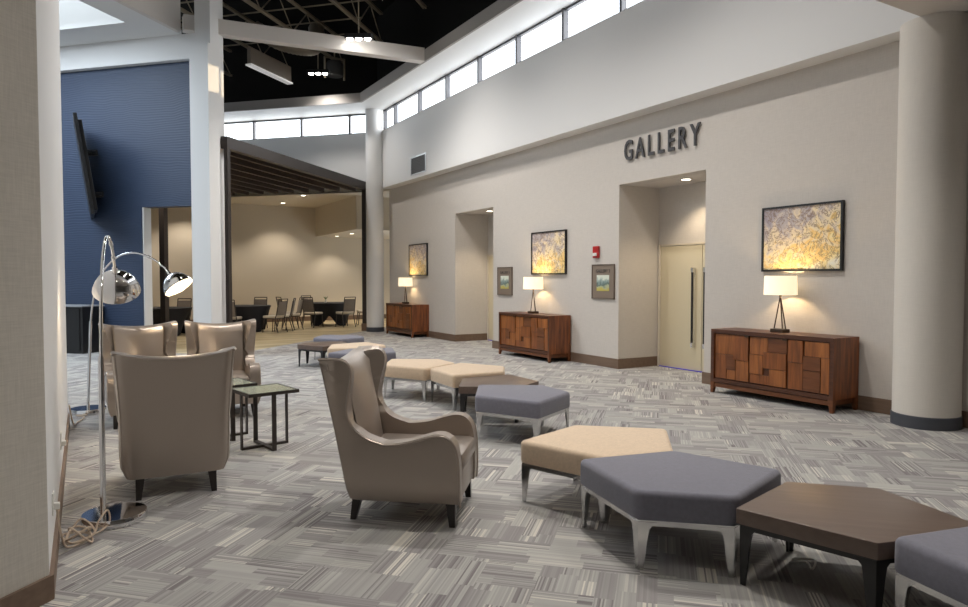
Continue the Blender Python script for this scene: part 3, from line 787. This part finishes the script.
# ------------------------------------------------------------------ wing chairs
def wing_chair(label):
    c = thing('wing_chair', label, 'armchair', (0, 0, 0), 0, None)
    # local: +y is the front, x is the side; y=0 mid
    YB = -.36; YF = .40; Z0 = .15
    lean = lambda z: YB - .18 * max(0, (z - .15)) ** 1.0 / .9
    def wdt(z):   # half width
        if z < .27: return .365 - .035 * ((.27 - z) / .12) ** 2
        if z < .55: return .365
        return .365 + .028 * ((z - .55) / .5) ** 1.3
    # outline of one side (y, z) : up the back, over the wing, down the S curve to the arm, down the front
    front = spline([(0, YB + .23 - .0, 0)] * 1 + [(0, 0, 0)], 1)
    top = [(lean(1.06) + .03, 1.055), (lean(1.06) + .14, 1.06), (lean(1.06) + .205, 1.045), (lean(1.03) + .232, .995), (lean(1.0) + .225, .93), (lean(.8) + .165, .82),
           (lean(.7) + .135, .72), (lean(.62) + .15, .635), (lean(.56) + .21, .57), (lean(.53) + .30, .535), (-.08, .525), (.04, .54), (.15, .572), (.23, .592), (.29, .585), (.335, .55), (.36, .49), (.372, .40), (.375, .30), (.375, Z0)]
    tp = [(v.x, v.y) for v in spline([(a, b, 0) for a, b in top], 5)]
    back = [(lean(Z0 + k * (1.055 - Z0) / 12) + .03, Z0 + k * (1.055 - Z0) / 12) for k in range(12)]
    outline = back + tp
    frontline = lambda z: min([abs(b - z) for a, b in tp])
    def wing_front(z):
        c_ = [a for a, b in tp if abs(b - z) < .03]
        return min(c_) if c_ else 0
    for s in (-1, 1):
        bm = bmn()
        vo = [bm.verts.new((0, a, b)) for a, b in outline]
        es = [bm.edges.new((vo[i], vo[(i + 1) % len(vo)])) for i in range(len(vo))]
        bmesh.ops.triangle_fill(bm, use_beauty=True, edges=es)
        for z in [Z0 + .075 * k for k in range(1, 13)]:
            bmesh.ops.bisect_plane(bm, geom=bm.verts[:] + bm.edges[:] + bm.faces[:], plane_co=(0, 0, z), plane_no=(0, 0, 1))
        for k in range(-5, 5):
            bmesh.ops.bisect_plane(bm, geom=bm.verts[:] + bm.edges[:] + bm.faces[:], plane_co=(0, k * .08, 0), plane_no=(0, 1, 0))
        ex = bmesh.ops.extrude_face_region(bm, geom=bm.faces[:])
        inner = {v for v in ex['geom'] if isinstance(v, bmesh.types.BMVert)}
        for v in bm.verts:
            y, z = v.co.y, v.co.z
            wo = wdt(z)
            # round the rear vertical corner inwards a little
            d = y - lean(z)
            wo -= .03 * max(0, 1 - d / .10) ** 2
            if v in inner:
                v.co.z = z - .05 * max(0, min(1, (z - .88) / .15)) * max(0, 1 - d / .24)
                if z > .60:
                    th = .045 + .15 * max(0, 1 - d / .24) ** 1.2
                    th *= min(1, (z - .5) / .2) if z < .7 else 1
                    th = max(th, .05)
                    if z < .7: th = max(th, .10 * (1 - (z - .6) / .1))
                else: th = .105
                v.co.x = s * (wo - th)
            else: v.co.x = s * wo
        rim = [e for e in bm.edges if len(e.link_faces) == 2 and e.calc_face_angle(0) > R(55) and not all(v.co.z < Z0 + .01 for v in e.verts)]
        bmesh.ops.bevel(bm, geom=rim, offset=.022, segments=3, affect='EDGES', profile=.5, clamp_overlap=True)
        side = link('side_wing_and_arm', bm, m_leather, c, smooth=True, ang=60)
        pts = [(s * (wdt(b) + .001 - .03 * max(0, 1 - (a - lean(b)) / .10) ** 2), a - .004 if b > .6 else a, b - .012) for a, b in tp]
        link('piping', tube(pts, .008, seg=8), m_leather, side, smooth=True)
    # back shell
    bm = bmn(); nx = 24; nz = 14
    def sheet(off, ztop, zbot, wsc):
        g = []
        for j in range(nz + 1):
            row = []
            for i in range(nx + 1):
                t_ = i / nx * 2 - 1
                ztp = ztop + .045 * abs(t_) ** 1.7
                z = zbot + (ztp - zbot) * j / nz
                w_ = wdt(z) * wsc
                # superellipse corners
                x = w_ * math.sin(t_ * PI / 2 * .98) if 0 else w_ * t_
                cr = max(0, (abs(t_) - .80) / .20)
                y = lean(z) + off + .075 * (1 - math.sqrt(max(0, 1 - cr ** 2))) if off < .05 else lean(z) + off
                x = math.copysign(min(abs(x), w_ - .006 * cr), x) if x else 0
                row.append(bm.verts.new((x, y, z)))
            g.append(row)
        for j in range(nz):
            for i in range(nx): bm.faces.new((g[j][i], g[j][i + 1], g[j + 1][i + 1], g[j + 1][i]))
        return g
    A = sheet(0, 1.005, Z0, 1.0); B = sheet(.10, 1.005, Z0, .92)
    for j in range(nz):
        for i in (0, nx): bm.faces.new((A[j][i], A[j + 1][i], B[j + 1][i], B[j][i]))
    for i in range(nx):
        bm.faces.new((A[nz][i], A[nz][i + 1], B[nz][i + 1], B[nz][i])); bm.faces.new((A[0][i], B[0][i], B[0][i + 1], A[0][i + 1]))
    bk = link('backrest', bm, m_leather, c, smooth=True, ang=50)
    pts = [((i / 24 * 2 - 1) * wdt(1.03) * .99, lean(1.0) + .004 + .075 * (1 - math.sqrt(max(0, 1 - max(0, (abs(i / 24 * 2 - 1) - .8) / .2) ** 2))), 1.0 + .045 * abs(i / 24 * 2 - 1) ** 1.7 - .004) for i in range(1, 24)]
    link('piping', tube(pts, .009, seg=8), m_leather, bk, smooth=True)
    # inner back cushion
    bm = bmn(); rows = []
    for j in range(13):
        z = .40 + .61 * j / 12; row = []
        for i in range(13):
            t_ = i / 12 * 2 - 1
            wi = .235 + .02 * (z - .4)
            bulge = .055 * (1 - t_ ** 2) * math.sin(PI * min(1, (j + 1) / 13.5)) ** .5
            row.append(bm.verts.new((t_ * wi, lean(z) + .115 + bulge + (.02 if j < 12 else -.02), z + (.02 * abs(t_) ** 2 if j > 10 else 0))))
        rows.append(row)
    for j in range(12):
        for i in range(12): bm.faces.new((rows[j][i], rows[j][i + 1], rows[j + 1][i + 1], rows[j + 1][i]))
    bk_ = [bm.verts.new((v.co.x * 1.0, lean(v.co.z) + .05, v.co.z)) for v in rows[-1]]
    for i in range(12): bm.faces.new((rows[-1][i], rows[-1][i + 1], bk_[i + 1], bk_[i]))
    link('back_cushion', bm, m_leather, c, smooth=True, ang=60)
    link('seat_base', box(-.262, .262, YB + .10, .365, Z0, .33, bev=.015), m_leather, c, smooth=True)
    sc_ = link('seat_cushion', box(-.258, .258, -.30, .385, .325, .455, bev=.04), m_leather, c, smooth=True)
    for x, y in ((-.235, -.31), (.235, -.31), (-.29, .31), (.29, .31)):
        bm = bmn(); vs = add_box(bm, x - .03, x + .03, y - .03, y + .03, 0, .16)
        for v in vs:
            if v.co.z < .01:
                v.co.x = x + (v.co.x - x) * .6 + (.012 if x > 0 else -.012); v.co.y = y + (v.co.y - y) * .6 + (-.03 if y < 0 else .012)
        link('leg', bm, m_leg_dk, c)
    return c
wc = wing_chair('taupe leather wing chair standing alone on the carpet, turned to the right')
def face(o, x, y, az): o.location = (x, y, 0); o.rotation_euler = (0, 0, R(-az))
face(wc, 1.90, 4.16, 128.7)
def chair(x, y, az, label): return dup(wc, (x, y, 0), R(-az), label)
chair(.575, 5.62, 4, 'taupe leather wing chair seen from behind, nearest the chrome arc lamp')
chair(.545, 8.28, 178, 'left one of the two wing chairs facing the camera across the small tables')
chair(1.375, 8.28, 186, 'right one of the two wing chairs facing the camera, before the portal column')

# end tables
def end_table(label):
    e_ = thing('end_table', label, 'table', (0, 0, 0), 0)
    a = .235
    link('glass_top', box(-a + .012, a - .012, -a + .012, a - .012, .52, .535), m_glasstop, e_)
    bm = bmn()
    add_box(bm, -a, a, -a, -a + .012, .508, .538); add_box(bm, -a, a, a - .012, a, .508, .538)
    add_box(bm, -a, -a + .012, -a + .012, a - .012, .508, .538); add_box(bm, a - .012, a, -a + .012, a - .012, .508, .538)
    link('top_frame', bm, m_frame_dk, e_)
    for x, y in ((-1, 0), (1, 0), (0, -1), (0, 1)):
        link('leg', box(x * (a - .02) - (.006 if x else .02), x * (a - .02) + (.006 if x else .02), y * (a - .02) - (.006 if y else .02), y * (a - .02) + (.006 if y else .02), .0, .51), m_frame_dk, e_)
    bm = box(-a + .02, a - .02, -.02, .02, 0, .022); add_box(bm, -.02, .02, -a + .02, a - .02, 0, .021)
    link('cross_base', bm, m_frame_dk, e_)
    return e_
et = end_table('green glass topped end table with dark metal legs, nearer and taller of the pair'); et.location = (1.42, 6.42, 0); et.rotation_euler = (0, 0, R(10))
e2_ = dup(et, (1.17, 7.0, 0), R(10), 'green glass topped end table behind the nearer one, partly hidden by the chair back')

# ------------------------------------------------------------------ chrome arc lamps
def arc_lamp(label):
    a = thing('arc_floor_lamp', label, 'floor lamp', (0, 0, 0), 0)
    link('lamp_base', lathe([(0, 0), (.185, 0), (.19, .006), (.19, .05), (.186, .056), (0, .058)], 48), m_chrome, a, smooth=True)
    # local +x is the direction of the arc
    py = .06
    link('pole', tube([(-.05, py, .05), (-.02, py, .6), (.005, py, 1.06)], .017, seg=16), m_chrome, a, smooth=True)
    pts = [Vector((p.x * .93, p.y, p.z)) for p in spline([(-.0, py, 1.0), (.025, py, 1.20), (.08, py, 1.42), (.20, py, 1.65), (.40, py, 1.81), (.62, py, 1.85), (.84, py, 1.79), (1.0, py, 1.69), (1.08, py, 1.59)], 8)]
    ar = link('arc_arm', tube(pts, .0105, seg=12), m_chrome, a, smooth=True)
    link('joint', tube([(.735, py, 1.812), (.765, py, 1.80)], .015, seg=12), m_chrome, ar, smooth=True)
    link('joint', tube([(.893, py, 1.715), (.912, py, 1.70)], .015, seg=12), m_chrome, ar, smooth=True)
    ax = Vector((.60, 0, -.80)).normalized()      # dome opens down and outward
    q_ = ax.to_track_quat('-Z', 'Y').to_matrix().to_4x4()
    mt = Matrix.Translation(Vector((1.008, py, 1.60))) @ q_
    prof = [(.0, .005), (.03, 0), (.07, -.018), (.115, -.052), (.146, -.10), (.164, -.145), (.170, -.175)]
    sh = link('dome_shade', lathe(prof + [(r_ - .003, z_ + (-.003 if r_ < .15 else 0)) for r_, z_ in prof[::-1] if r_ > .02], 40, mtx=mt), m_chrome, a, smooth=True, ang=60)
    pin = [(max(0, r_ - .006), z_ - .006) for r_, z_ in prof]; pin[0] = (0, -.004)
    o = link('shade_lining', lathe(pin, 40, mtx=mt), M_('white_enamel', (.85, .8, .72), .4), a, smooth=True, ang=60); o['label'] = 'white inside of the dome'
    link('cap', lathe([(0, .05), (.018, .048), (.022, .0), (.02, -.003)], 16, mtx=mt), m_chrome, sh, smooth=True)
    link('bulb', lathe([(0, -.05), (.035, -.07), (.045, -.11), (.03, -.145), (0, -.155)], 20, mtx=mt), m_bulb, a, smooth=True)
    lt = light('arc_lamp_glow', 'POINT', (mt @ Vector((0, 0, -.17))), 8, (1, .80, .56), shadow_soft_size=.04); lt.parent = a
    return a
la = arc_lamp('chrome arc floor lamp nearest the camera beside the left wall corner')
la.location = (.145, 4.93, 0); la.rotation_euler = (0, 0, R(83))
lb = dup(la, (.02, 9.10, 0), R(-38), 'chrome arc floor lamp farther back, reaching right over the two facing wing chairs')

# cord tangle and outlets
pts = [(-.15, 4.35, .30), (-.13, 4.40, .12), (-.10, 4.5, .02)]
rr = random.Random(3)
for k in range(16):
    an = k * 1.5; pts.append((-.05 + .07 * math.cos(an) + rr.uniform(-.02, .02), 4.62 + .10 * math.sin(an) + rr.uniform(-.03, .03), .02 + .10 * rr.random() * (k % 3) / 2))
pts += [(.02, 4.66, .02), (.05, 4.70, .08), (.10, 4.74, .13), (.11, 4.76, .05), (.06, 4.72, .012), (-.0, 4.68, .012)]
tag(link('power_cord', tube(spline(pts, 5), .006, seg=6), m_cord, smooth=True), 'tangled tan power cord on the carpet beside the near lamp base', 'cord')
tag(link('power_cord', tube(spline([(-.15, 8.0, .28), (-.12, 8.2, .05), (-.08, 8.5, .012), (-.02, 8.7, .02), (-.1, 8.8, .03), (.0, 8.85, .012), (-.06, 8.95, .012)], 6), .008, seg=6), m_cord, smooth=True), 'pale power cord on the carpet beside the farther lamp base', 'cord')
for y, z, lb_ in ((4.35, .33, 'white wall outlet low on the left wall beside the near lamp'), (5.9, .35, 'white wall outlet low on the left wall, farther from the camera')):
    ot = thing('wall_outlet', lb_, 'outlet', (-.17, y, z))
    link('cover_plate', box(0, .008, -.04, .04, -.06, .06, bev=.002), m_plastic, ot)
    link('plug', box(.008, .035, -.016, .016, -.035, .0, bev=.003), m_plastic, ot)
tag(link('power_cord', tube(spline([(3.28, 2.30, .008), (3.34, 2.24, .02), (3.30, 2.18, .012), (3.38, 2.22, .03), (3.33, 2.32, .012)], 6), .006, seg=6), m_plastic, smooth=True), 'short white cable coiled on the carpet under the near brown table', 'cord')

# ------------------------------------------------------------------ blue wall things
tv = thing('wall_screen', 'large black screen swung out edge-on from a bracket high on the blue wall', 'screen', (.06, 16.35, 3.84))
tv.rotation_euler = (0, R(-8), 0)
link('screen_panel', box(-.05, .02, -.62, .62, -1.0, 1.0, bev=.008), m_black, tv)
link('rear_housing', box(.02, .09, -.45, .45, -.9, .9, bev=.01), m_black, tv)
for z in (.36, -.52):
    b = bmn(); add_tube(b, [(.06, 0, z), (.24, .12, z - .02), (.20, .40, z)], .028, seg=8); add_box(b, .10, .30, .36, .42, z - .06, z + .06)
    link('bracket_arm', b, m_black, tv)
bar = thing('bar_cabinet', 'low black cabinet with pale top edge against the blue wall at left', 'cabinet', uv(11.5, 11.55))
def up(name, u0, u1, v0, v1, z0, z1, mat, par=bar):
    return link(name, uvb(u0 - 11.5, u1 - 11.5, v0 - 11.55, v1 - 11.55, z0, z1), mat, par)
up('cabinet_body', 11.5, 12.05, 11.55, 13.5, 0, .97, m_black)
o = up('countertop', 11.47, 12.06, 11.53, 13.52, .97, 1.0, M_('counter_grey', (.30, .31, .33), .4)); o['label'] = 'pale grey countertop'
for v in (11.62, 12.3):
    d = up('door', 11.485, 11.5, v, v + .62, .08, .93, m_black)
    link('handle', tube([uv(-.045, v + .05 + .3 - 11.55, .80), uv(-.045, v + .05 + .3 - 11.55, .92)], .008, seg=8), m_chrome, d)

# ------------------------------------------------------------------ banquet furniture
def banquet_chair(label):
    c = thing('banquet_chair', label, 'chair', (0, 0, 0), 0, None)
    link('seat', box(-.22, .22, -.20, .24, .42, .49, bev=.025), m_seatfab, c, smooth=True)
    b = bmn(); add_box(b, -.19, .19, -.018, .018, 0, .40, bev=.012)
    bmesh.ops.transform(b, matrix=Matrix.Translation((0, -.235, .50)) @ Matrix.Rotation(R(10), 4, 'X'), verts=b.verts[:])
    link('backrest', b, m_chairfab, c, smooth=True)
    b = bmn()
    for s in (-1, 1): add_tube(b, [(s * .205, -.20, .42), (s * .205, -.24, .52), (s * .195, -.335, .97)], .014, seg=6)
    add_tube(b, [(-.195, -.335, .97), (.195, -.335, .97)], .014, seg=6); add_tube(b, [(-.2, -.318, .90), (.2, -.318, .90)], .008, seg=6)
    link('back_frame', b, m_frame_dk, c)
    b = bmn(); add_box(b, -.21, .21, -.19, .22, .40, .42); link('seat_frame', b, m_frame_dk, c)
    for x in (-.2, .2):
        link('leg', tube([(x, .20, .41), (x * 1.06, .24, 0)], .014, seg=6), m_frame_dk, c)
        link('leg', tube([(x, -.18, .41), (x * 1.06, -.30, 0)], .014, seg=6), m_frame_dk, c)
    return c
def cloth_mesh(r):
    b = bmn(); seg = 64; top = []; rings = []
    c0 = b.verts.new((0, 0, .765))
    def ring(rf, zf): 
        return [b.verts.new((rf(a) * math.cos(a), rf(a) * math.sin(a), zf(a))) for a in [2 * PI * k / seg for k in range(seg)]]
    lobe = lambda a: (.5 + .5 * math.cos(4 * a))
    rings.append(ring(lambda a: r * .97, lambda a: .765)); rings.append(ring(lambda a: r + .004, lambda a: .755))
    for k in range(1, 8):
        f = k / 7
        rings.append(ring(lambda a: r * (1 - f * .28 * (.55 + .45 * (1 - lobe(a)))) + .006 * math.sin(12 * a) * f, lambda a: .755 - f * (.745 - .33 * (1 - lobe(a)) ** 2)))
    for i in range(seg): b.faces.new((c0, rings[0][i], rings[0][(i + 1) % seg]))
    for A, B in zip(rings, rings[1:]):
        for i in range(seg): b.faces.new((A[i], B[i], B[(i + 1) % seg], A[(i + 1) % seg]))
    return b
def banquet_table(x, y, lab, labc, rz=.4):
    t_ = thing('round_table', lab, 'table', (x, y, 0), rz)
    link('tabletop', lathe([(0, .72), (.745, .72), (.745, .748), (0, .748)], 40), m_slat, t_)
    for k in range(4):
        a = k * PI / 2; link('leg', tube([(.50 * math.cos(a), .50 * math.sin(a), .72), (.50 * math.cos(a), .50 * math.sin(a), 0)], .018, seg=6), m_frame_dk, t_)
    tag(link('tablecloth', cloth_mesh(.76), m_blackcloth, loc=(x, y, 0), rotz=rz, smooth=True), labc, 'tablecloth')
T1 = (4.10, 21.0); T2 = (7.12, 22.3); T3 = (1.85, 20.6)
banquet_table(*T1, 'round banquet table at the left of the banquet room, hidden under its cloth', 'black cloth over the round table just right of the bronze post')
banquet_table(*T2, 'round banquet table at the right of the banquet room, hidden under its cloth', 'black cloth over the round table farthest right in the banquet room')
banquet_table(*T3, 'round banquet table seen through the doorway in the blue wall', 'black cloth over the round table seen through the blue wall doorway')
bc = None
def bchair(x, y, rz, label):
    global bc
    if bc is None:
        bc = banquet_chair(label); bc.location = (x, y, 0); bc.rotation_euler = (0, 0, rz); return
    dup(bc, (x, y, 0), rz, label)
def at_table(T, ang, dist, label, turn=0):
    a = R(ang); x = T[0] + dist * math.cos(a); y = T[1] + dist * math.sin(a)
    bchair(x, y, a + PI / 2 + R(turn), label)   # +y (front) points to the table
at_table(T1, -120, 1.05, 'banquet chair on the near side of the left round table beside the post')
at_table(T1, -52, 1.08, 'banquet chair at the right front of the left round table')
at_table(T1, -22, 1.12, 'banquet chair behind the front right one at the left round table')
at_table(T1, 2, 1.40, 'banquet chair turned side-on farthest right of the left round table')
at_table(T1, 58, 1.05, 'banquet chair on the far side of the left round table, right one')
at_table(T1, 118, 1.05, 'banquet chair on the far side of the left round table, left one')
at_table(T2, 188, 1.45, 'banquet chair seen side-on left of the right round table')
at_table(T2, -140, 1.00, 'banquet chair at the left front of the right round table')
at_table(T2, -80, 1.02, 'banquet chair at the right front of the right round table')
at_table(T2, 110, 1.00, 'banquet chair on the far side of the right round table')
at_table(T2, -12, 1.15, 'banquet chair at the right edge of the right round table, cut by the bronze post')
at_table(T3, 185, 1.20, 'banquet chair seen through the doorway, at the very left beside its jamb')
at_table(T3, 215, 1.15, 'banquet chair seen through the doorway, second from its jamb')
at_table(T3, 60, 1.10, 'banquet chair behind the round table seen through the doorway')
vs_ = thing('bud_vase', 'tiny vase with green sprig on the right round banquet table', 'vase', (T2[0] - .15, T2[1], .765))
link('vase_body', lathe([(0, 0), (.035, 0), (.04, .04), (.015, .09), (.018, .11), (0, .11)], 12), m_plastic, vs_, smooth=True)
link('sprig', (lambda b: ([add_tube(b, [(0, 0, .08), (.04 * math.cos(k * 1.3), .04 * math.sin(k * 1.3), .16), (.08 * math.cos(k * 1.3), .08 * math.sin(k * 1.3), .19)], .008, seg=5) for k in range(6)], b)[-1])(bmn()), M_('sprig_green', (.10, .16, .05), .6), vs_)
